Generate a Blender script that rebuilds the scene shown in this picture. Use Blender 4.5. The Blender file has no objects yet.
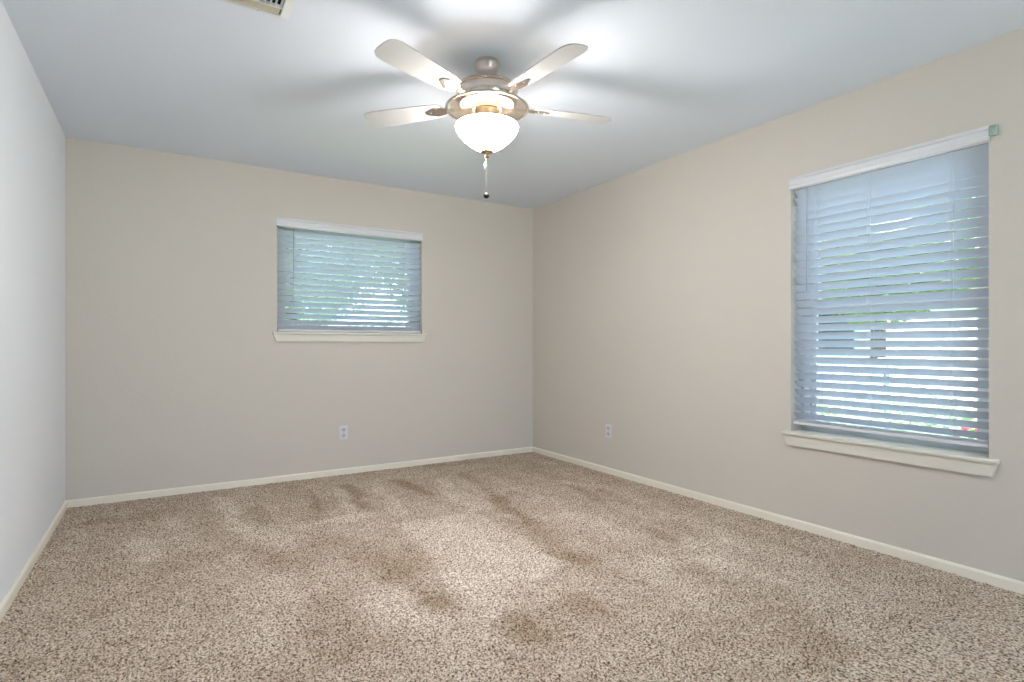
import bpy, bmesh, math, random
import numpy as np
from mathutils import Vector, Matrix
random.seed(7); np.random.seed(7)
S = bpy.context.scene
C = S.collection
PI = math.pi

# ------------------------------------------------------------------ camera, sky, sun, exposure
F_PX, HOR, YAW, CH = 560.6, 344.9, 0.55608, 1.0708
cam_d = bpy.data.cameras.new('camera'); cam = bpy.data.objects.new('camera', cam_d); C.objects.link(cam)
cam.location = (0, 0, CH); cam.rotation_euler = (PI/2, 0, -YAW)
cam_d.sensor_width = 36; cam_d.lens = F_PX*36/1024; cam_d.shift_y = (HOR-341)/1024
cam_d.clip_start = 0.02
S.camera = cam

SKY_STRENGTH = 3.5
w = bpy.data.worlds.new('world'); S.world = w; w.use_nodes = True
bgn = w.node_tree.nodes['Background']
bgn.inputs[0].default_value = (0.66, 0.83, 1.0, 1); bgn.inputs[1].default_value = SKY_STRENGTH

sun_d = bpy.data.lights.new('sun', 'SUN'); sun_d.energy = 20; sun_d.angle = math.radians(1.5); sun_d.color = (1, .97, .94)
sun = bpy.data.objects.new('sun', sun_d); C.objects.link(sun)
sun.rotation_euler = Vector((-.55, 0.0, .83)).to_track_quat('Z', 'Y').to_euler(); sun.location = (-6, 2, 9)

S.view_settings.view_transform = 'Standard'; S.view_settings.look = 'None'
S.view_settings.gamma = 1; S.view_settings.use_curve_mapping = False
S.view_settings.exposure = 0.76
LAMP = 70.0          # radiance of the glass bowl
BULB_W = 7.0

# ------------------------------------------------------------------ room measures (metres)
X0, X1, Y1, YB, H = -0.548, 3.153, 4.683, -2.6, 2.44
TH = 0.20
W1 = (0.752, 1.962, 1.150, 2.062)     # window in the back wall: x0 x1 z0 z1
W2 = (1.010, 1.946, 0.535, 2.050)     # window in the right wall: y0 y1 z0 z1
W_FILL = (0.85, 3.00, 0.10, 2.32)        # glazed opening added behind the viewpoint for fill light: x0 x1 z0 z1

# ------------------------------------------------------------------ material helpers
def srgb(r, g, b):
    f = lambda c: ((c/255)/12.92 if c/255 <= .04045 else ((c/255+.055)/1.055)**2.4)
    return (f(r), f(g), f(b), 1)
def mat(name, col, rough=.5, metal=0, bump=None, var=None, spec=.5, scale=1):
    m = bpy.data.materials.new(name); m.use_nodes = True
    nt = m.node_tree; p = nt.nodes['Principled BSDF']
    p.inputs['Base Color'].default_value = col; p.inputs['Roughness'].default_value = rough
    p.inputs['Metallic'].default_value = metal; p.inputs['Specular IOR Level'].default_value = spec
    tc = nt.nodes.new('ShaderNodeTexCoord')
    if var:
        n = nt.nodes.new('ShaderNodeTexNoise'); n.inputs['Scale'].default_value = var[0]; n.inputs['Detail'].default_value = 4
        nt.links.new(tc.outputs['Object'], n.inputs['Vector'])
        mx = nt.nodes.new('ShaderNodeMix'); mx.data_type = 'RGBA'
        mx.inputs[6].default_value = tuple(c*(1-var[1]) for c in col[:3])+(1,)
        mx.inputs[7].default_value = tuple(min(1, c*(1+var[1])) for c in col[:3])+(1,)
        nt.links.new(n.outputs['Fac'], mx.inputs[0]); nt.links.new(mx.outputs[2], p.inputs['Base Color'])
    if bump:
        n = nt.nodes.new('ShaderNodeTexNoise'); n.inputs['Scale'].default_value = bump[0]; n.inputs['Detail'].default_value = 3
        nt.links.new(tc.outputs['Object'], n.inputs['Vector'])
        b = nt.nodes.new('ShaderNodeBump'); b.inputs['Strength'].default_value = bump[1]; b.inputs['Distance'].default_value = bump[2]
        nt.links.new(n.outputs['Fac'], b.inputs['Height']); nt.links.new(b.outputs[0], p.inputs['Normal'])
    return m

M = {}
M['wall'] = mat('wall_paint', srgb(217, 210, 201), .75, bump=(55, .22, .004), var=(1.1, .02), spec=.25)
M['wall_daylit'] = mat('daylit_wall_paint', srgb(240, 243, 248), .7, bump=(55, .22, .004), var=(1.1, .01), spec=.25)  # left wall: bluish daylight painted in as a lighter, cooler wall colour
M['ceil'] = mat('ceiling_paint', srgb(232, 239, 250), .9, bump=(70, .25, .003), spec=.1)
M['trim'] = mat('trim_paint', srgb(246, 240, 226), .4, bump=(30, .08, .002))
M['sill'] = mat('sill_paint', srgb(232, 228, 217), .45, bump=(40, .1, .002))
M['plastic'] = mat('white_plastic', srgb(228, 228, 232), .35, var=(20, .01))
M['recept'] = mat('receptacle_plastic', srgb(205, 200, 205), .4, var=(20, .02))
M['slot'] = mat('socket_slot', srgb(40, 38, 40), .6, var=(20, .05))
M['vinyl'] = mat('window_frame_metal', srgb(202, 206, 210), .4, var=(8, .02))
M['nickel'] = mat('brushed_nickel', srgb(208, 197, 187), .22, 1.0, bump=(90, .06, .001))
M['nickel_dark'] = mat('aged_nickel', srgb(170, 150, 122), .3, 1.0, bump=(90, .06, .001))
M['blade'] = mat('fan_blade_paint', srgb(196, 195, 193), .45, var=(9, .03))
M['knob'] = mat('dark_pull_knob', srgb(40, 34, 34), .3, var=(30, .1))
M['vent'] = mat('vent_enamel', srgb(228, 230, 230), .4, var=(20, .02))
M['vent_tan'] = mat('vent_deflector_enamel', srgb(196, 188, 164), .5, var=(12, .05))
M['duct'] = mat('duct_interior', srgb(20, 20, 20), .9, var=(12, .1))
M['wand'] = mat('wand_plastic', srgb(175, 182, 190), .25, var=(20, .03))
M['cord'] = mat('ladder_cord', srgb(215, 220, 226), .8, var=(60, .04))
M['brick'] = mat('exterior_wall_face', srgb(170, 150, 138), .9, var=(5, .1))
M['lawn'] = mat('lawn_grass', srgb(120, 135, 95), .95, var=(2.5, .3), bump=(60, .5, .03))
M['bark'] = mat('tree_bark', srgb(96, 82, 70), .9, var=(9, .2), bump=(30, .5, .02))
M['siding'] = mat('house_siding', srgb(225, 224, 218), .7, var=(3, .04))
M['roof'] = mat('roof_shingle', srgb(110, 104, 100), .9, var=(8, .15))
M['fence'] = mat('fence_boards', srgb(128, 140, 160), .8, var=(6, .1))
M['dark_glass'] = mat('house_window_glass', srgb(60, 72, 84), .1, var=(4, .1))
M['pink'] = mat('pink_flower', srgb(225, 110, 130), .7, var=(14, .15))

def translucent_mat(name, col, tcol, fac, rough=.5):
    m = mat(name, col, rough, var=(9, .015)); nt = m.node_tree; p = nt.nodes['Principled BSDF']; out = nt.nodes['Material Output']
    t = nt.nodes.new('ShaderNodeBsdfTranslucent'); t.inputs[0].default_value = tcol
    mx = nt.nodes.new('ShaderNodeMixShader'); mx.inputs[0].default_value = fac
    nt.links.new(p.outputs[0], mx.inputs[1]); nt.links.new(t.outputs[0], mx.inputs[2]); nt.links.new(mx.outputs[0], out.inputs[0])
    return m
M['slat'] = translucent_mat('blind_slat', srgb(226, 231, 238), srgb(215, 232, 255), .22, .4)
M['leaf'] = translucent_mat('leaves', srgb(92, 120, 66), srgb(150, 190, 90), .4, .6)
M['leaf_pale'] = translucent_mat('pale_leaves', srgb(150, 172, 150), srgb(190, 215, 170), .4, .6)

m = bpy.data.materials.new('window_glass'); m.use_nodes = True; nt = m.node_tree; nt.nodes.remove(nt.nodes['Principled BSDF'])
t = nt.nodes.new('ShaderNodeBsdfTransparent'); t.inputs[0].default_value = (.93, .96, .97, 1)
g = nt.nodes.new('ShaderNodeBsdfGlossy'); g.inputs['Roughness'].default_value = .02
fr = nt.nodes.new('ShaderNodeFresnel'); fr.inputs[0].default_value = 1.3
mx = nt.nodes.new('ShaderNodeMixShader'); nt.links.new(fr.outputs[0], mx.inputs[0])
nt.links.new(t.outputs[0], mx.inputs[1]); nt.links.new(g.outputs[0], mx.inputs[2]); nt.links.new(mx.outputs[0], nt.nodes['Material Output'].inputs[0])
M['glass'] = m

m = bpy.data.materials.new('clear_acrylic'); m.use_nodes = True; nt = m.node_tree; p = nt.nodes['Principled BSDF']
p.inputs['Base Color'].default_value = srgb(196, 222, 208); p.inputs['Roughness'].default_value = .08
p.inputs['Transmission Weight'].default_value = .3; p.inputs['IOR'].default_value = 1.3
M['acrylic'] = m
m = bpy.data.materials.new('dish_glass'); m.use_nodes = True; nt = m.node_tree; nt.nodes.remove(nt.nodes['Principled BSDF'])
t = nt.nodes.new('ShaderNodeBsdfTransparent'); t.inputs[0].default_value = (.9, .86, .82, 1)
g = nt.nodes.new('ShaderNodeBsdfGlossy'); g.inputs['Roughness'].default_value = .12; g.inputs[0].default_value = (.72, .64, .58, 1)
d = nt.nodes.new('ShaderNodeBsdfTranslucent'); d.inputs[0].default_value = (.6, .55, .5, 1)
m1 = nt.nodes.new('ShaderNodeMixShader'); m1.inputs[0].default_value = .2
m2 = nt.nodes.new('ShaderNodeMixShader'); m2.inputs[0].default_value = .5
nt.links.new(g.outputs[0], m1.inputs[1]); nt.links.new(d.outputs[0], m1.inputs[2])
nt.links.new(m1.outputs[0], m2.inputs[1]); nt.links.new(t.outputs[0], m2.inputs[2]); nt.links.new(m2.outputs[0], nt.nodes['Material Output'].inputs[0])
M['dish'] = m

# the lit frosted bowl gives off light
m = bpy.data.materials.new('lit_frosted_glass'); m.use_nodes = True; nt = m.node_tree; p = nt.nodes['Principled BSDF']
p.inputs['Base Color'].default_value = srgb(250, 244, 235); p.inputs['Roughness'].default_value = .25
p.inputs['Emission Color'].default_value = (1.0, .975, .95, 1); p.inputs['Emission Strength'].default_value = LAMP
M['bowl'] = m
m = m.copy(); m.name = 'lit_bulb_glass'; m.node_tree.nodes['Principled BSDF'].inputs['Emission Strength'].default_value = 11; M['bulb'] = m
M['bowl_in'] = mat('inner_bowl_glass', srgb(250, 246, 238), .4, var=(20, .01))

# carpet: multi-tone frieze tufts, tracks left by the vacuum held in the 'nap' attribute
m = bpy.data.materials.new('frieze_carpet'); m.use_nodes = True; nt = m.node_tree; p = nt.nodes['Principled BSDF']
p.inputs['Roughness'].default_value = .95; p.inputs['Specular IOR Level'].default_value = .1
tc = nt.nodes.new('ShaderNodeTexCoord')
n = nt.nodes.new('ShaderNodeTexNoise'); n.inputs['Scale'].default_value = 125; n.inputs['Detail'].default_value = 2.5; n.inputs['Roughness'].default_value = .65
nt.links.new(tc.outputs['Object'], n.inputs['Vector'])
cr = nt.nodes.new('ShaderNodeValToRGB'); e = cr.color_ramp.elements
e[0].position = .36; e[0].color = srgb(84, 68, 54)
e[1].position = .64; e[1].color = srgb(252, 243, 234)
x = e.new(.44); x.color = srgb(176, 158, 142)
x = e.new(.54); x.color = srgb(226, 212, 199)
nt.links.new(n.outputs['Fac'], cr.inputs[0])
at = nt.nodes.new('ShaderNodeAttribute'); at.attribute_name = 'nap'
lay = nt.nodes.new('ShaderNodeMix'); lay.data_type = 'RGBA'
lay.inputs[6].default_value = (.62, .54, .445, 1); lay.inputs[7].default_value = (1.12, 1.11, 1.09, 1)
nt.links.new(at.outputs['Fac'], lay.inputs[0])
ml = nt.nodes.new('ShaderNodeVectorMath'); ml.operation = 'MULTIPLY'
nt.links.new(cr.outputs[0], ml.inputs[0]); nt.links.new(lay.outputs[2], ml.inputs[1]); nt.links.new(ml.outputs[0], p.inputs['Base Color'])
b = nt.nodes.new('ShaderNodeBump'); b.inputs['Strength'].default_value = .7; b.inputs['Distance'].default_value = .006
nt.links.new(n.outputs['Fac'], b.inputs['Height']); nt.links.new(b.outputs[0], p.inputs['Normal'])
M['carpet'] = m

# ------------------------------------------------------------------ mesh helpers
class MB:
    def __init__(s): s.bm = bmesh.new()
    def box(s, x0, x1, y0, y1, z0, z1, bev=0, rot=None, piv=None):
        r = bmesh.ops.create_cube(s.bm, size=1); v = r['verts']
        for q in v: q.co = Vector(((x0+x1)/2+q.co.x*(x1-x0), (y0+y1)/2+q.co.y*(y1-y0), (z0+z1)/2+q.co.z*(z1-z0)))
        if bev:
            ed = list({e for q in v for e in q.link_edges})
            r = bmesh.ops.bevel(s.bm, geom=ed, offset=bev, segments=2, affect='EDGES', profile=.6)
            v = r['verts'] if not v[0].is_valid else list({q for f in r['faces'] for q in f.verts} | {q for q in v if q.is_valid})
        if rot is not None: bmesh.ops.rotate(s.bm, cent=piv, matrix=rot, verts=v)
        return v
    def poly(s, pts, ext):            # prism: polygon points and an extrusion vector
        a = [s.bm.verts.new(p) for p in pts]; b = [s.bm.verts.new(Vector(p)+Vector(ext)) for p in pts]
        n = len(a); s.bm.faces.new(a[::-1]); s.bm.faces.new(b)
        for i in range(n): s.bm.faces.new((a[i], a[(i+1) % n], b[(i+1) % n], b[i]))
    def lathe(s, prof, c=(0, 0, 0), n=64, close=False):
        rings = []
        for r, z in prof:
            if r < 1e-5: rings.append([s.bm.verts.new((c[0], c[1], c[2]+z))])
            else: rings.append([s.bm.verts.new((c[0]+r*math.cos(2*PI*i/n), c[1]+r*math.sin(2*PI*i/n), c[2]+z)) for i in range(n)])
        pr = list(zip(rings, rings[1:]))
        if close: pr.append((rings[-1], rings[0]))
        for A, B in pr:
            for i in range(n):
                j = (i+1) % n
                if len(A) == 1 and len(B) == 1: continue
                if len(A) == 1: s.bm.faces.new((A[0], B[i], B[j]))
                elif len(B) == 1: s.bm.faces.new((A[i], A[j], B[0]))
                else: s.bm.faces.new((A[i], A[j], B[j], B[i]))
    def tube(s, pts, r, n=8):
        pts = [Vector(p) for p in pts]; rings = []
        for k, p in enumerate(pts):
            d = (pts[min(k+1, len(pts)-1)]-pts[max(k-1, 0)]).normalized()
            q = d.to_track_quat('Z', 'Y'); rr = r[k] if isinstance(r, (list, tuple)) else r
            rings.append([s.bm.verts.new(p+q @ Vector((rr*math.cos(2*PI*i/n), rr*math.sin(2*PI*i/n), 0))) for i in range(n)])
        for A, B in zip(rings, rings[1:]):
            for i in range(n): s.bm.faces.new((A[i], A[(i+1) % n], B[(i+1) % n], B[i]))
        s.bm.faces.new(rings[0][::-1]); s.bm.faces.new(rings[-1])
    def sphere(s, c, r, sx=1, sy=1, sz=1, seg=16):
        q = bmesh.ops.create_uvsphere(s.bm, u_segments=seg, v_segments=max(6, seg//2), radius=r)['verts']
        for v in q: v.co = Vector((c[0]+v.co.x*sx, c[1]+v.co.y*sy, c[2]+v.co.z*sz))
    def build(s, name, material, parent=None, smooth=False):
        bmesh.ops.recalc_face_normals(s.bm, faces=s.bm.faces)
        me = bpy.data.meshes.new(name); s.bm.to_mesh(me); s.bm.free(); me.materials.append(material)
        if smooth:
            me.polygons.foreach_set('use_smooth', [True]*len(me.polygons))
            try: me.set_sharp_from_angle(angle=math.radians(35))
            except Exception: pass
        o = bpy.data.objects.new(name, me); C.objects.link(o)
        if parent:
            o.parent = parent
            pl = Vector((0, 0, 0)); q = parent
            while q: pl += q.location; q = q.parent
            o.location = -pl          # mesh coordinates are world coordinates
        return o
def empty(name, loc):
    o = bpy.data.objects.new(name, None); C.objects.link(o); o.location = loc; o.empty_display_size = .1; return o
def tag(o, label=None, cat=None, group=None, kind=None):
    if label: o['label'] = label
    if cat: o['category'] = cat
    if group: o['group'] = group
    if kind: o['kind'] = kind
    return o

# ------------------------------------------------------------------ the room shell
def wall_with_hole(name, axis, a0, a1, p0, p1, hole, label):
    """axis 'x': the wall runs along x, thickness p0..p1 in y; axis 'y': the other way round"""
    b = MB()
    def bx(u0, u1, z0, z1):
        if axis == 'x': b.box(u0, u1, p0, p1, z0, z1)
        else: b.box(p0, p1, u0, u1, z0, z1)
    Z0, Z1 = -.1, H
    if hole:
        holes = sorted([hole] if not isinstance(hole, list) else hole); cur = a0
        for h0, h1, z0, z1 in holes:
            bx(cur, h0, Z0, Z1); bx(h0, h1, Z0, z0); bx(h0, h1, z1, Z1); cur = h1
        bx(cur, a1, Z0, Z1)
        bmesh.ops.remove_doubles(b.bm, verts=b.bm.verts, dist=1e-5)
    else: bx(a0, a1, Z0, Z1)
    o = b.build(name, M['wall']); tag(o, label, kind='structure'); return o
wall_with_hole('wall_back', 'x', X0-TH, X1+TH, Y1, Y1+TH, W1, 'beige far wall with the small wide window')
wall_with_hole('wall_right', 'y', YB-TH, Y1, X1, X1+TH, W2, 'beige right wall with the tall window')
wall_with_hole('wall_left', 'y', YB-TH, Y1, X0-TH, X0, None, 'plain left wall with bluish daylight put into its paint colour').data.materials[0] = M['wall_daylit']
wall_with_hole('wall_front', 'x', X0, X1, YB-TH, YB, W_FILL, 'wall behind the viewpoint')
b = MB(); b.box(X0-.6, X1+.6, YB-.6, Y1+.6, H, H+.15); tag(b.build('ceiling', M['ceil']), 'white textured ceiling', kind='structure')

# carpeted floor: dense tufted grid where it is seen, coarse behind
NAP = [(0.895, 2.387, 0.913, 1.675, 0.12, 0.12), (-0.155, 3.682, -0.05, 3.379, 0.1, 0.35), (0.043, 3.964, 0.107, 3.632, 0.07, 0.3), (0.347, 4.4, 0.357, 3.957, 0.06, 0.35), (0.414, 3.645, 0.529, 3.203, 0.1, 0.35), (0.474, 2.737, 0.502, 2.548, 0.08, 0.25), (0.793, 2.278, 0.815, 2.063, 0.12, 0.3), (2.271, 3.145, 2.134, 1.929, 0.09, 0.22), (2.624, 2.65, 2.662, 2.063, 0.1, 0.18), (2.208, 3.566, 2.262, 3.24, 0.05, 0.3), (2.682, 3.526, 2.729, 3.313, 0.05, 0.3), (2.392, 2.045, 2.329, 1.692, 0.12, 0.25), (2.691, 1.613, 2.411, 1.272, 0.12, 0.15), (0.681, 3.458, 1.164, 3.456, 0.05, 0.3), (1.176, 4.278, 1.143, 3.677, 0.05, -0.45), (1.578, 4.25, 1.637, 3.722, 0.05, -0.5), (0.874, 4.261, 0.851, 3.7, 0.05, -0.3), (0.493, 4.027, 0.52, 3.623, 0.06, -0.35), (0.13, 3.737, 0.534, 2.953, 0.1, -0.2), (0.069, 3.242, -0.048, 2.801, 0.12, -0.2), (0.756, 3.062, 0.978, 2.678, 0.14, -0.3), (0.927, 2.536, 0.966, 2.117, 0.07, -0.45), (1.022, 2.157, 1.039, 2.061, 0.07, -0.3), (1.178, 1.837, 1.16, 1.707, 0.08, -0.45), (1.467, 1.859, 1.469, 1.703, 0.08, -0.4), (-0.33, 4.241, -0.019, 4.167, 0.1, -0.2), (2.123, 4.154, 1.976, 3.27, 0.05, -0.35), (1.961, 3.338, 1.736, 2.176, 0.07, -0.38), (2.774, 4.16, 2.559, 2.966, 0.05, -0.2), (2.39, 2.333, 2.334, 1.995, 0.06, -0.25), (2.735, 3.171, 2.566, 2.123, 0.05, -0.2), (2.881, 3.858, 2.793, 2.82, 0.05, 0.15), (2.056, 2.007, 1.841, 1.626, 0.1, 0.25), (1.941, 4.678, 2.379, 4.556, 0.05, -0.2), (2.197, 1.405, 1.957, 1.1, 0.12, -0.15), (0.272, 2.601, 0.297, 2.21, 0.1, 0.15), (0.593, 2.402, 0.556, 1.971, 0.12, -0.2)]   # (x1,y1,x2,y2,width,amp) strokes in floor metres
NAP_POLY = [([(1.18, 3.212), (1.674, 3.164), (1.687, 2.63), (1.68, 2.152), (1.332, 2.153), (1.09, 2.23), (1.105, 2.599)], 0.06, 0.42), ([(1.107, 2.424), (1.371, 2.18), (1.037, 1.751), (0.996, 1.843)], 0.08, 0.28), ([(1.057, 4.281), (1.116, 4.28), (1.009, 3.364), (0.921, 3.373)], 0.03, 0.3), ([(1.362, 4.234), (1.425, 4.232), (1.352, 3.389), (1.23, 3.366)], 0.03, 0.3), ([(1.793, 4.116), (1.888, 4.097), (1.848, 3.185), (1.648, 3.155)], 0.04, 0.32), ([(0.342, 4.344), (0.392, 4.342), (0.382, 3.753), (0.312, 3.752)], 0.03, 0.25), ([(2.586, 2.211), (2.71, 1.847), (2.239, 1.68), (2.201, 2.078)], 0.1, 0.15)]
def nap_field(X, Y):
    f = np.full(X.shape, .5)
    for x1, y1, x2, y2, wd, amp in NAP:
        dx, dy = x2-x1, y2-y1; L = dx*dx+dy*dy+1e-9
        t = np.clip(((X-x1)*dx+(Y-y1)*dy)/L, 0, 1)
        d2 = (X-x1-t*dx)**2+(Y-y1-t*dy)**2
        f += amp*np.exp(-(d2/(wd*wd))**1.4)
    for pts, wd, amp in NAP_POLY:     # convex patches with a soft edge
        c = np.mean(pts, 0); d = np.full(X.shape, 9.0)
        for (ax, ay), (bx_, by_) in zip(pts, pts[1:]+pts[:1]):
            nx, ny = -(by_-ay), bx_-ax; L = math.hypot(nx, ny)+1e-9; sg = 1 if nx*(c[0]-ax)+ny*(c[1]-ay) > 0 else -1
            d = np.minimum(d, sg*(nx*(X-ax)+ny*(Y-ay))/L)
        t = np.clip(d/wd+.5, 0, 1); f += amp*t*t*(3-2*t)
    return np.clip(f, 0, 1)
def smooth_noise(X, Y, sc, seed):
    r = np.random.RandomState(seed); G = r.rand(80, 80)
    u = (X+3)*sc; v = (Y+3)*sc
    i = np.floor(u).astype(int) % 79; j = np.floor(v).astype(int) % 79; a = u-np.floor(u); c = v-np.floor(v)
    a = a*a*(3-2*a); c = c*c*(3-2*c)
    return (G[i, j]*(1-a)*(1-c)+G[i+1, j]*a*(1-c)+G[i, j+1]*(1-a)*c+G[i+1, j+1]*a*c)*2-1
def make_floor():
    st = .0068
    xs = np.arange(X0-.02, X1+.02+st, st); ys = np.arange(1.0, Y1+.02+st, st)
    X, Y = np.meshgrid(xs, ys)
    X = X+(np.random.rand(*X.shape)-.5)*st*.7; Y = Y+(np.random.rand(*Y.shape)-.5)*st*.7
    n = np.random.rand(*X.shape)
    Z = (n-.75)*.0085
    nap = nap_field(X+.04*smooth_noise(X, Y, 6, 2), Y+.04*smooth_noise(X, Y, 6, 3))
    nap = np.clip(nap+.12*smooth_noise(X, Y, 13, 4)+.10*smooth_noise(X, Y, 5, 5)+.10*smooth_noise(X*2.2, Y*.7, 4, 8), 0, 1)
    ny, nx = X.shape
    co = np.stack([X, Y, Z], -1).reshape(-1, 3)
    idx = np.arange(nx*ny).reshape(ny, nx)
    q = np.stack([idx[:-1, :-1], idx[:-1, 1:], idx[1:, 1:], idx[1:, :-1]], -1).reshape(-1, 4)
    extra = np.array([[X0-.02, YB-.02, -.003], [X1+.02, YB-.02, -.003], [X1+.02, 1.004, -.003], [X0-.02, 1.004, -.003]])
    base = len(co); co = np.vstack([co, extra]); q = np.vstack([q, [[base, base+1, base+2, base+3]]])
    me = bpy.data.meshes.new('floor'); me.vertices.add(len(co)); me.vertices.foreach_set('co', co.ravel().astype(np.float32))
    me.loops.add(len(q)*4); me.loops.foreach_set('vertex_index', q.ravel().astype(np.int32))
    me.polygons.add(len(q)); me.polygons.foreach_set('loop_start', (np.arange(len(q))*4).astype(np.int32))
    me.polygons.foreach_set('use_smooth', np.ones(len(q), bool))
    me.update(calc_edges=True); me.validate()
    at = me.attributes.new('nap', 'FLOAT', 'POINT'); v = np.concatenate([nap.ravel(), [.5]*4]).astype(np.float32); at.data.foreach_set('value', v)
    me.materials.append(M['carpet'])
    o = bpy.data.objects.new('floor', me); C.objects.link(o)
    tag(o, 'beige speckled carpet with vacuum tracks', kind='structure')
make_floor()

# baseboards: low, with a small eased top
def baseboard(name, axis, a0, a1, wallp, sgn, label):
    h, t = .048, .013
    prof = [(0, -.02), (t, -.02), (t, h-.010), (t-.004, h-.002), (t-.008, h), (0, h)]
    b = MB()
    if axis == 'x': b.poly([(a0, wallp+sgn*d, z) for d, z in prof], (a1-a0, 0, 0))
    else: b.poly([(wallp+sgn*d, a0, z) for d, z in prof], (0, a1-a0, 0))
    tag(b.build(name, M['trim']), label, kind='structure')
baseboard('baseboard_back', 'x', X0, X1, Y1, -1, 'low cream baseboard of the far wall')
baseboard('baseboard_right', 'y', YB, Y1-.013, X1, -1, 'low cream baseboard of the right wall')
baseboard('baseboard_left', 'y', YB, Y1-.013, X0, 1, 'low cream baseboard of the left wall')
baseboard('baseboard_front', 'x', X0+.013, X1-.013, YB, 1, 'low cream baseboard behind the viewpoint')

# ------------------------------------------------------------------ windows.  P(u, d, z): u along the wall, d outward depth from the wall face
def mapper(kind):
    if kind == 'back': return lambda u, d, z: (u, Y1+d, z)
    if kind == 'right': return lambda u, d, z: (X1+d, u, z)
    if kind == 'front': return lambda u, d, z: (u, YB-d, z)
class WB(MB):
    def __init__(s, kind): super().__init__(); s.P = mapper(kind)
    def b(s, u0, u1, d0, d1, z0, z1, bev=0):
        a = s.P(u0, d0, z0); c = s.P(u1, d1, z1)
        return s.box(min(a[0], c[0]), max(a[0], c[0]), min(a[1], c[1]), max(a[1], c[1]), z0, z1, bev)
def window(name, kind, hole, label, mid=True, fw=.055):
    u0, u1, z0, z1 = hole; P = mapper(kind)
    root = empty(name, P((u0+u1)/2, .10, z0)); tag(root, label, kind='structure')
    b = WB(kind); d0, d1 = .105, .175
    b.b(u0, u0+fw, d0, d1, z0, z1); b.b(u1-fw, u1, d0, d1, z0, z1); b.b(u0+fw, u1-fw, d0, d1, z1-fw, z1); b.b(u0+fw, u1-fw, d0, d1, z0, z0+fw)
    fo = b.build('window_frame', M['vinyl'], root)
    zm = (z0+z1)/2; s = .028; a0, a1 = u0+fw, u1-fw
    spans = [(z0+fw, zm+.015, .12), (zm-.015, z1-fw, .145)] if mid else [(z0+fw, z1-fw, .13)]
    for za, zb, dd in spans:
        b = WB(kind)
        b.b(a0, a0+s, dd, dd+.024, za, zb); b.b(a1-s, a1, dd, dd+.024, za, zb); b.b(a0+s, a1-s, dd, dd+.024, za, za+s); b.b(a0+s, a1-s, dd, dd+.024, zb-s, zb)
        so = b.build('sash', M['vinyl'], root)
        b = WB(kind); b.b(a0+s-.004, a1-s+.004, dd+.010, dd+.014, za+s-.004, zb-s+.004); b.build('glass_pane', M['glass'], so)
    return root
def portal(name, kind, hole, d=.19):
    u0, u1, z0, z1 = hole; P = mapper(kind)
    l = bpy.data.lights.new(name, 'AREA'); l.shape = 'RECTANGLE'; l.size = u1-u0; l.size_y = z1-z0; l.cycles.is_portal = True
    o = bpy.data.objects.new(name, l); C.objects.link(o); o.location = P((u0+u1)/2, d, (z0+z1)/2)
    o.rotation_euler = {'back': (-PI/2, 0, 0), 'front': (PI/2, 0, 0), 'right': (PI/2, 0, PI/2)}[kind]
win1 = window('window_1', 'back', W1, 'small wide window of the far wall', mid=False)
win2 = window('window_2', 'right', W2, 'tall sash window of the right wall')
window('fill_window', 'front', W_FILL, 'glazed opening added behind the viewpoint to let in fill light', mid=False)
for k, h in (('front', W_FILL), ('back', W1), ('right', W2)): portal('daylight_portal', k, h)

def window_sill(kind, root, hole, over, zt, ap):
    """stool with rounded nose and horns over an apron whose ends are cut back"""
    u0, u1, z0, z1 = hole; P = mapper(kind); b = WB(kind)
    b.b(u0-over, u1+over, -.034, 0, zt-.019, zt, .005)
    b.b(u0+.001, u1-.001, -.002, .105, zt-.019, zt)
    s = b.build('window_sill', M['sill'], root, smooth=True); s['label'] = 'cream painted sill board'
    b = WB(kind); a = [(u0-over+.006, zt-.019), (u1+over-.006, zt-.019), (u1+over-.026, zt-.019-ap), (u0-over+.026, zt-.019-ap)]
    b.poly([P(u, -.019, z) for u, z in a], Vector(P(0, 0, 0))-Vector(P(0, -.019, 0)))
    b.build('apron', M['sill'], root)
window_sill('back', win1, W1, .035, 1.172, .055)
window_sill('right', win2, W2, .042, .562, .062)

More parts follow.
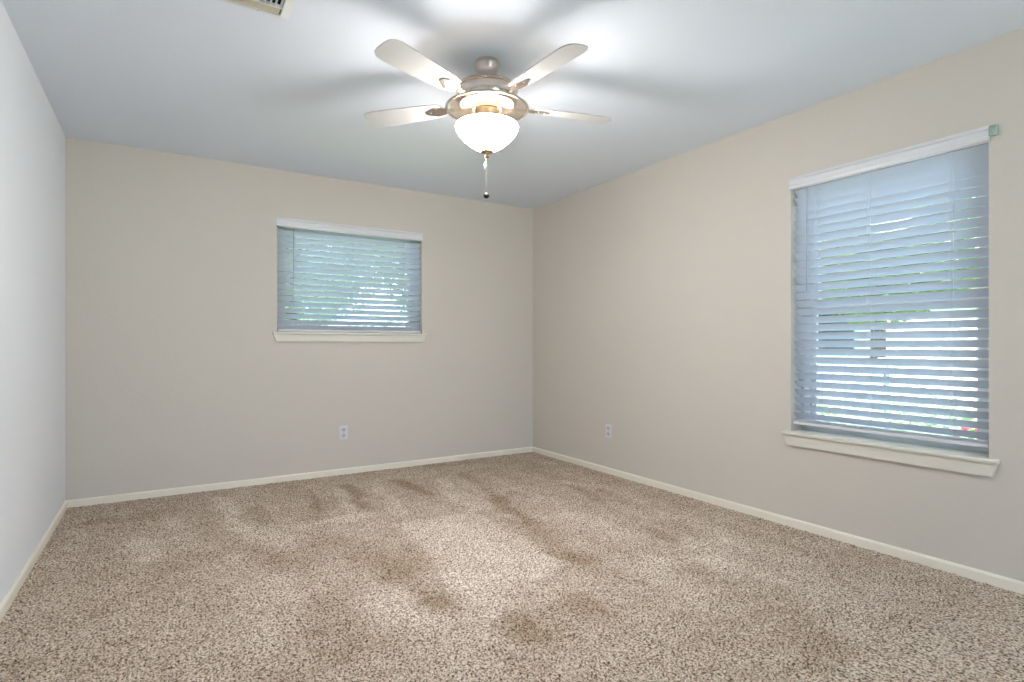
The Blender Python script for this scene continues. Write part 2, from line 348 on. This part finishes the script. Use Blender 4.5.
# ------------------------------------------------------------------ faux-wood blinds
def blind(name, kind, hole, zsill, z_bot, n_stack, wand_u, wand_len, cords, label, clip=None):
    u0, u1, z0, z1 = hole; P = mapper(kind); g = .006
    root = empty(name, P((u0+u1)/2, .03, z1)); tag(root, label, 'window blind')
    # head rail and the two-step valance in front of it
    b = WB(kind); b.b(u0+g, u1-g, .012, .062, z1-.045, z1-.002); b.build('head_rail', M['plastic'], root)
    b = WB(kind)
    prof = [(-.014, z1+.004), (-.016, z1-.010), (-.010, z1-.016), (-.010, z1-.040), (-.016, z1-.046), (-.015, z1-.060), (-.006, z1-.066), (0.004, z1-.066), (0.004, z1+.004)]
    b.poly([P(u0-.004, d, z) for d, z in prof], Vector(P(u1+.004, 0, 0))-Vector(P(u0-.004, 0, 0)))
    vo = b.build('valance', M['plastic'], root)
    if clip:
        b = WB(kind); uc = u0-.004 if clip < 0 else u1+.004
        b.b(min(uc, uc+clip*.030), max(uc, uc+clip*.030), -.018, .0, z1-.046, z1+.002, .003)
        b.build('end_clip', M['acrylic'], vo)['label'] = 'clear green-tinted plastic clip'
    # slats
    tilt = math.radians(43.5); wd = .0508; pitch = .0468; dc = .037
    prof = []
    for k in range(7):
        t = -1+2*k/6; prof.append((t*wd/2, .0036*(1-t*t)))
    b = WB(kind); z = z_bot+.020+n_stack*.0052+.020; top = z+pitch*int((z1-.072-z)/pitch)
    rng = random.Random(3)
    while z < top+.001:
        ta = tilt+rng.uniform(-.006, .006); sag = rng.uniform(-.0005, .0005)
        pts = []
        for off in (.0014, -.0014):
            row = []
            for t, c in prof:
                q = c+off
                # inner (room side) edge high, outer edge low
                row.append((dc+t*math.cos(ta)+q*math.sin(ta)*-1, z-t*math.sin(ta)*1+q*math.cos(ta)))
            pts += row if off > 0 else row[::-1]
        b.poly([P(u0+g, d, zz+sag) for d, zz in pts], Vector(P(u1-g, 0, 0))-Vector(P(u0+g, 0, 0)))
        z += pitch
    zs = z_bot+.020
    for k in range(n_stack):
        zz = zs+k*.0052
        b.b(u0+g, u1-g, dc-.024, dc+.024, zz, zz+.0030)
    b.build('slats', M['slat'], root, smooth=True)
    b = WB(kind); b.b(u0+g, u1-g, dc-.026, dc+.026, z_bot, z_bot+.018, .003); b.build('bottom_rail', M['plastic'], root, smooth=True)
    # ladder cords with their rungs, plus the lift cord
    for uc in cords:
        b = WB(kind)
        for du in (-.009, .009) if kind == 'right' else (0,):
            b.tube([P(uc+du, dc-.026, z1-.05), P(uc+du, dc-.027, z_bot+.01)], .0008, 6)
        b.tube([P(uc, dc+.026, z1-.05), P(uc, dc+.027, z_bot+.01)], .0008, 6)
        zz = top
        while zz > z_bot+.035+n_stack*.0052:
            b.tube([P(uc, dc-.026, zz+.0185), P(uc, dc+.026, zz-.0215)], .0007, 5); zz -= pitch
        b.build('ladder_cord', M['cord'], root)
    if wand_len:
        b = WB(kind)
        b.tube([P(wand_u, -.002, z1-.075), P(wand_u, -.004, z1-.075-wand_len), P(wand_u, -.004, z1-.083-wand_len)], [.0030, .0030, .0040], 8)
        b.tube([P(wand_u, .01, z1-.052), P(wand_u, .0, z1-.060), P(wand_u, -.002, z1-.080)], .0018, 6)
        b.build('tilt_wand', M['wand'], root, smooth=True)
    return root
blind('window_blind', 'back', W1, 1.172, 1.176, 7, .875, .62, (.94, 1.36, 1.80),
      'small wide white slatted blind in the far wall window, lowered to its sill')
blind('window_blind', 'right', W2, .562, .604, 2, 1.848, .585, (1.80, 1.52, 1.155),
      'tall white slatted blind in the right wall window, clear clip at its top corner', clip=-1)

# ------------------------------------------------------------------ wall outlets
def outlet(kind, uc, zc, label):
    P = mapper(kind); root = empty('wall_outlet', P(uc, 0, zc-.058)); tag(root, label, 'outlet', 'duplex outlets on the walls')
    b = WB(kind); b.b(uc-.036, uc+.036, -.006, 0, zc-.058, zc+.058, .002); pl = b.build('cover_plate', M['plastic'], root, smooth=True)
    for s in (-1, 1):
        b = WB(kind); c = zc+s*.0235
        pts = [(uc+.0165*math.cos(a), c+min(.0135, max(-.0135, .0165*math.sin(a)))) for a in [2*PI*i/24 for i in range(24)]]
        b.poly([P(u, -.0085, z) for u, z in pts], Vector(P(0, 0, 0))-Vector(P(0, -.003, 0)))
        r = b.build('receptacle', M['recept'], root)
        b = WB(kind)
        for du, h in ((-.0065, .0042), (.0065, .0034)): b.b(uc+du-.0012, uc+du+.0012, -.0090, -.0080, c-h+.003, c+h+.003)
        b.b(uc-.0026, uc+.0026, -.0090, -.0080, c-.0095, c-.0050)
        b.build('socket_slots', M['slot'], r)
    b = WB(kind); b.b(uc-.003, uc+.003, -.0072, -.0055, zc-.003, zc+.003, .0008); b.build('screw', M['nickel'], root)
outlet('back', 1.266, .345, 'white duplex outlet on the far wall below the small window')
outlet('right', 3.542, .353, 'white duplex outlet on the right wall between corner and tall window')

# ------------------------------------------------------------------ ceiling air register
def vent():
    x0, x1, y0, y1 = .098, .444, 2.158, 2.504; z = H
    root = empty('ceiling_vent', ((x0+x1)/2, (y0+y1)/2, z)); tag(root, 'white metal air register in the ceiling near the left', 'air vent')
    b = MB(); f = .030
    def rail(p):   # sloped flange profile run round the four sides
        b.poly(*p)
    # flange as four mitred prisms: outer edge on the ceiling, inner edge lower
    o = [(x0, y0), (x1, y0), (x1, y1), (x0, y1)]; i = [(x0+f, y0+f), (x1-f, y0+f), (x1-f, y1-f), (x0+f, y1-f)]
    for k in range(4):
        j = (k+1) % 4
        v = [b.bm.verts.new(p) for p in ((*o[k], z-.002), (*o[j], z-.002), (*i[j], z-.010), (*i[k], z-.010), (*o[k], z), (*o[j], z), (*i[j], z), (*i[k], z))]
        for q in ((0, 1, 2, 3), (4, 5, 6, 7), (0, 1, 5, 4), (3, 2, 6, 7)): b.bm.faces.new([v[t] for t in q])
    b.build('frame', M['vent'], root)
    ix0, ix1, iy0, iy1 = x0+f, x1-f, y0+f, y1-f
    b = MB(); b.box(ix0-.004, ix1+.004, iy0-.004, iy1+.004, z-.0012, z+.0); b.build('duct_opening', M['duct'], root)
    # far deflector bank: two wide curved blades running in x
    b = MB()
    pr = [(iy1-.001, z-.004), (iy1-.012, z-.0085), (iy1-.030, z-.0115), (iy1-.060, z-.013)]
    b.poly([(ix0+.012, y, zz) for y, zz in pr]+[(ix0+.012, y, zz+.001) for y, zz in pr[::-1]], (ix1-ix0-.024, 0, 0)); b.build('deflector', M['vent_tan'], root)
    # divider and the cross slats
    b = MB(); b.box(ix0, ix1, iy1-.068, iy1-.062, z-.014, z-.002); b.box(ix0, ix0+.006, iy0, iy1, z-.013, z-.002); b.box(ix1-.006, ix1, iy0, iy1, z-.013, z-.002)
    b.build('divider', M['vent'], root)
    b = MB(); n = 14
    for k in range(n):
        xx = ix0+.014+(ix1-ix0-.028)*k/(n-1)
        b.box(xx-.0008, xx+.0008, iy0+.004, iy1-.068, z-.014, z-.003, rot=Matrix.Rotation(math.radians(25 if k < n/2 else -25), 3, 'Y'), piv=(xx, 0, z-.008))
    b.build('louvers', M['vent'], root)
    for sx, sy in (((x0+x1)/2+.055, y1-.020), ((x0+x1)/2+.055, y0+.020)):
        b = MB(); b.sphere((sx, sy, z-.0065), .0042, sz=.5, seg=12); b.build('screw', M['nickel_dark'], root, smooth=True)
vent()

# ------------------------------------------------------------------ ceiling fan with light kit
FX, FY = 1.331, 2.371
def arc(r0, z0, r1, z1, bulge, n=8):
    out = []
    for k in range(n+1):
        t = k/n; out.append((r0+(r1-r0)*t+bulge*math.sin(PI*t)*(z0-z1 > 0 and 1 or 1), z0+(z1-z0)*t))
    return out
def fan():
    c = (FX, FY, 0)
    root = empty('ceiling_fan', (FX, FY, H)); tag(root, 'brushed nickel ceiling fan with five pale blades and a lit white glass bowl', 'ceiling fan')
    b = MB(); b.lathe([(0, 2.44), (.060, 2.44), (.062, 2.434), (.060, 2.420), (.053, 2.400), (.049, 2.378), (.052, 2.352), (.060, 2.335), (.066, 2.326), (0, 2.326)], c)
    b.build('canopy', M['nickel'], root, smooth=True)
    b = MB(); b.lathe([(0, 2.330), (.085, 2.330), (.120, 2.325), (.140, 2.318), (.148, 2.310), (.150, 2.302), (.145, 2.298), (.147, 2.294), (.149, 2.275), (.149, 2.250), (.142, 2.240), (.120, 2.236), (0, 2.236)], c)
    b.build('motor_housing', M['nickel'], root, smooth=True)
    # stepped rotor plate below the motor
    b = MB(); b.lathe([(.118, 2.240), (.132, 2.237), (.134, 2.230), (.122, 2.227), (.118, 2.221), (.124, 2.215), (.110, 2.210), (.078, 2.206), (0, 2.206), (0, 2.240)], c)
    b.build('rotor_plate', M['nickel'], root, smooth=True)
    # shallow open dish around the fitter with a rolled rim
    b = MB(); b.lathe([(.075, 2.2010), (.110, 2.1930), (.150, 2.1950), (.178, 2.2030), (.192, 2.2120), (.192, 2.2150), (.176, 2.2065), (.150, 2.1985), (.110, 2.1965), (.075, 2.2045)], c, close=True)
    dish = b.build('dish', M['dish'], root, smooth=True)
    b = MB(); rim = [(.197+.0058*math.cos(a), 2.2135+.0058*math.sin(a)) for a in [2*PI*k/10 for k in range(10)]]
    b.lathe(rim, c, n=80, close=True); b.build('rim', M['nickel'], dish, smooth=True)
    # fitter neck
    b = MB(); b.lathe([(0, 2.208), (.056, 2.206), (.060, 2.200), (.058, 2.190), (.054, 2.184), (.054, 2.166), (.060, 2.160), (.062, 2.150), (0, 2.150)], c)
    b.build('light_fitter', M['nickel_dark'], root, smooth=True)
    for k in range(3):   # the three bulbs
        a = 2*PI*k/3+.4; b = MB()
        p0 = Vector((FX+.045*math.cos(a), FY+.045*math.sin(a), 2.150)); p1 = Vector((FX+.080*math.cos(a), FY+.080*math.sin(a), 2.112))
        d = (p1-p0)
        b.tube([p0, p0+d*.35, p0+d*.5, p0+d*.8, p1, p1+d*.12], [.010, .010, .016, .021, .015, .005], 14)
        b.build('bulb', M['bulb'], root, smooth=True)
    # bowl
    outer = [(.149, 2.131), (.1515, 2.125), (.149, 2.112), (.140, 2.095), (.125, 2.076), (.106, 2.058), (.086, 2.041), (.062, 2.025), (.036, 2.013), (.012, 2.009)]
    inner = [(r-.0035 if r > .02 else r, z+.003) for r, z in outer[::-1]]; inner[-1] = (.1455, 2.131)
    b = MB(); b.lathe(outer+inner, c, n=80, close=True); bowl = b.build('glass_bowl', M['bowl'], root, smooth=True); bowl['label'] = 'lit white frosted glass bowl'
    bowl.data.materials.append(M['bowl_in'])
    for p in bowl.data.polygons:      # only the outer skin glows towards the room
        rr = math.hypot(p.center.x-FX, p.center.y-FY); nrm = Vector((p.center.x-FX, p.center.y-FY, p.center.z-2.14)).normalized()
        if p.normal.dot(nrm) < 0: p.material_index = 1
    b = MB(); b.lathe([(0, 2.014), (.026, 2.011), (.031, 2.007), (.027, 2.002), (.017, 1.998), (.010, 1.994), (.009, 1.988), (.012, 1.984), (.009, 1.978), (0, 1.974)], c, n=32)
    b.build('finial', M['nickel_dark'], root, smooth=True)
    # pull chains
    b = MB(); x, y = FX-.004, FY; z = 1.976
    while z > 1.80: b.sphere((x, y, z), .0013, seg=6); z -= .0036
    b.tube([(x, y, 1.975), (x, y, 1.80)], .0005, 5); ch = b.build('pull_chain', M['nickel'], root)
    b = MB(); b.sphere((x, y, 1.793), .0145, sz=.95, seg=20); b.lathe([(0, 1.812), (.003, 1.811), (.0045, 1.803), (0, 1.80)], (x, y, 0), n=12)
    b.build('pull_knob', M['knob'], ch, smooth=True)['label'] = 'dark round pull knob'
    b = MB(); x2, y2 = FX-.014, FY-.006; z = 1.990
    while z > 1.955: b.sphere((x2, y2, z), .0013, seg=6); z -= .0036
    ch = b.build('pull_chain', M['nickel'], root)
    b = MB(); b.lathe([(0, 1.956), (.003, 1.953), (.0075, 1.940), (.0085, 1.932), (.005, 1.921), (0, 1.914)], (x2, y2, 0), n=6)
    b.build('pull_crystal', M['acrylic'], ch)['label'] = 'clear faceted pull pendant'
    # five blades on curved irons
    for k in range(5):
        a = math.radians(-14+72*k); R = Matrix.Translation((FX, FY, 2.238)) @ Matrix.Rotation(a, 4, 'Z') @ Matrix.Rotation(math.radians(11), 4, 'X')
        pts = []
        prof = [(.235, .044), (.28, .053), (.38, .060), (.50, .065), (.60, .067), (.635, .062), (.655, .046), (.662, .022)]
        pts = [(r, w_) for r, w_ in prof]+[(r, -w_) for r, w_ in prof[::-1]]
        b = MB(); b.poly([(r, y_, -.003) for r, y_ in pts], (0, 0, .006)); bmesh.ops.transform(b.bm, matrix=R, verts=b.bm.verts)
        bl = b.build('blade', M['blade'], root)
        b = MB()
        ir = [(.115, .016), (.16, .011), (.20, .012), (.235, .030), (.275, .036), (.30, .022), (.325, .010)]
        ip = [(r, w_) for r, w_ in ir]+[(r, -w_) for r, w_ in ir[::-1]]
        b.poly([(r, y_, -.0085) for r, y_ in ip], (0, 0, .005))
        for sx, sy in ((.262, .02), (.262, -.02), (.30, 0)): b.sphere((sx, sy, -.009), .005, sz=.5, seg=10)
        bmesh.ops.transform(b.bm, matrix=R, verts=b.bm.verts); b.build('blade_iron', M['nickel'], bl)
    l = bpy.data.lights.new('bulb_light', 'POINT'); l.energy = BULB_W; l.color = (1, .96, .92); l.shadow_soft_size = .05
    o = bpy.data.objects.new('bulb_light', l); C.objects.link(o); o.location = (FX, FY, 2.045)
fan()

# ------------------------------------------------------------------ outside the windows
b = MB(); b.box(X1+TH+.01, 7.4, -9, 1.9, -.3, -.19); b.box(-7, X1+TH+.01, -9, YB-TH-.01, -.3, -.19); tag(b.build('bounce_slab', mat('bounce_concrete', srgb(215, 212, 205), .85, var=(3, .05))), 'pale concrete slab added outside to bounce light indoors', kind='structure')  # unseen pale slab, added to bounce sun and sky light into the room
b = MB(); b.box(-25, 40, -25, 40, -.45, -.25); tag(b.build('ground', M['lawn']), 'lawn outside the windows', kind='structure')
def leaves(b, c, r, n, size, rng, flat=1.0):
    for _ in range(n):
        while True:
            p = Vector((rng.uniform(-1, 1), rng.uniform(-1, 1), rng.uniform(-1, 1)))
            if .25 < p.length < 1: break
        p = Vector((c[0]+p.x*r[0], c[1]+p.y*r[1], c[2]+p.z*r[2]))
        q = Vector((rng.gauss(0, 1), rng.gauss(0, 1), rng.gauss(0, 1))).to_track_quat('Z', 'Y'); s = size*rng.uniform(.6, 1.3)
        v = [b.bm.verts.new(p+q @ Vector(t)*s) for t in ((-1, 0, 0), (0, -.42, .08), (1, 0, 0), (0, .42, .08))]
        b.bm.faces.new(v)
def tree(x, y, h, cr, n, size, m, label, seed, cz=None):
    rng = random.Random(seed); root = empty('tree', (x, y, -.25)); tag(root, label, 'tree', 'trees outside the windows')
    b = MB(); b.tube([(x, y, -.3), (x+.05, y, h*.3), (x, y+.05, h*.55), (x, y, h*.8)], [.14, .11, .08, .03], 10)
    for k in range(6):
        a = rng.uniform(0, 2*PI); zz = h*rng.uniform(.35, .6)
        b.tube([(x, y, zz), (x+cr*.4*math.cos(a), y+cr*.4*math.sin(a), zz+cr*.35), (x+cr*.75*math.cos(a), y+cr*.75*math.sin(a), zz+cr*.6)], [.05, .03, .012], 6)
    b.build('trunk', M['bark'], root)
    b = MB(); leaves(b, (x, y, cz or h*.65), (cr, cr, h*.4), n, size, rng); b.build('foliage', m, root)
def bush(x, y, r, h, n, size, m, label, seed):
    rng = random.Random(seed); root = empty('bush', (x, y, -.25)); tag(root, label, 'bush', 'bushes outside the windows')
    b = MB()
    for k in range(7):
        a = rng.uniform(0, 2*PI); b.tube([(x, y, -.28), (x+r*.5*math.cos(a), y+r*.5*math.sin(a), h*.5-.25)], [.02, .008], 6)
    b.build('stems', M['bark'], root)
    b = MB(); leaves(b, (x, y, h/2-.25), (r, r, h/2), n, size, rng); b.build('foliage', m, root); return root
tree(1.6, 9.0, 4.6, 1.3, 9000, .07, M['leaf_pale'], 'pale leafy tree beyond the far wall window, left in its view', 1)
tree(4.5, 9.6, 5.0, 1.4, 11000, .07, M['leaf'], 'green leafy tree beyond the far wall window, right in its view', 2)
bush(2.7, 7.4, .9, 1.9, 1400, .06, M['leaf_pale'], 'pale bush just outside the far wall window', 3)
tree(9.4, 4.4, 5.4, 1.7, 20000, .07, M['leaf'], 'wide green leafy tree nearest the right wall window', 4)
tree(12.15, 2.9, 5.2, 1.05, 11000, .07, M['leaf'], 'green leafy tree outside the right wall window, right in its view', 5)
bush(6.0, 2.5, .65, .95, 2200, .035, M['leaf_pale'], 'low pale bush outside the right wall window', 6)
bush(6.2, 3.8, .55, .8, 1800, .035, M['leaf'], 'low green bush outside the right wall window', 7)
b2 = bush(5.1, 1.72, .16, .72, 160, .03, M['leaf'], 'small bush with pink flowers outside the right wall window', 8)
b = MB(); rg = random.Random(9)
for k in range(22): b.sphere((5.1+rg.uniform(-.13, .13), 1.72+rg.uniform(-.13, .13), rg.uniform(.32, .48)), .03, sz=.7, seg=8)
b.build('flowers', M['pink'], b2)
tree(3.0, 13.6, 6.0, 2.0, 12000, .08, M['leaf_pale'], 'large pale tree far behind the other two, through the far wall window', 11)
tree(12.2, 7.6, 6.0, 1.15, 9000, .08, M['leaf_pale'], 'large pale tree nearest the neighboring house, through the right wall window', 12)
# blue-grey board fence
fe = empty('board_fence', (7.2, 4.2, -.25)); tag(fe, 'low blue-grey board fence outside the right wall window', 'fence')
b = MB()
for k in range(12):
    y = 3.3+k*.145
    if k == 8: continue
    b.box(7.2, 7.22, y, y+.138, -.25, .86, .004)
b.build('boards', M['fence'], fe)
b = MB(); b.box(7.22, 7.26, 3.3, 5.03, .0, .08); b.box(7.22, 7.26, 3.3, 5.03, .6, .68); b.build('rails', M['fence'], fe)
for y in (3.3, 4.95): b = MB(); b.box(7.26, 7.35, y, y+.09, -.3, .92, .006); b.build('post', M['fence'], fe)
# neighbouring house
ho = empty('neighbor_house', (15.5, 5.5, -.25)); tag(ho, 'pale lap-sided house seen through the right wall blind', 'house')
b = MB(); b.box(14.1, 18, -2, 12, -.3, 2.6)
for k in range(17): b.box(14.07, 14.1, -2, 12, -.25+k*.17, -.25+k*.17+.155)
b.build('wall', M['siding'], ho)
b = MB(); b.poly([(13.5, -2.4, 2.55), (16, -2.4, 3.9), (18.5, -2.4, 2.55)], (0, 14.8, 0)); b.build('roof', M['roof'], ho)
for y in (3.2, 7.0):
    b = MB(); b.box(14.02, 14.08, y, y+1.1, .9, 2.0, .01); wf = b.build('window', M['vinyl'], ho)
    b = MB(); b.box(14.0, 14.03, y+.07, y+1.03, .97, 1.93); b.build('pane', M['dark_glass'], wf)
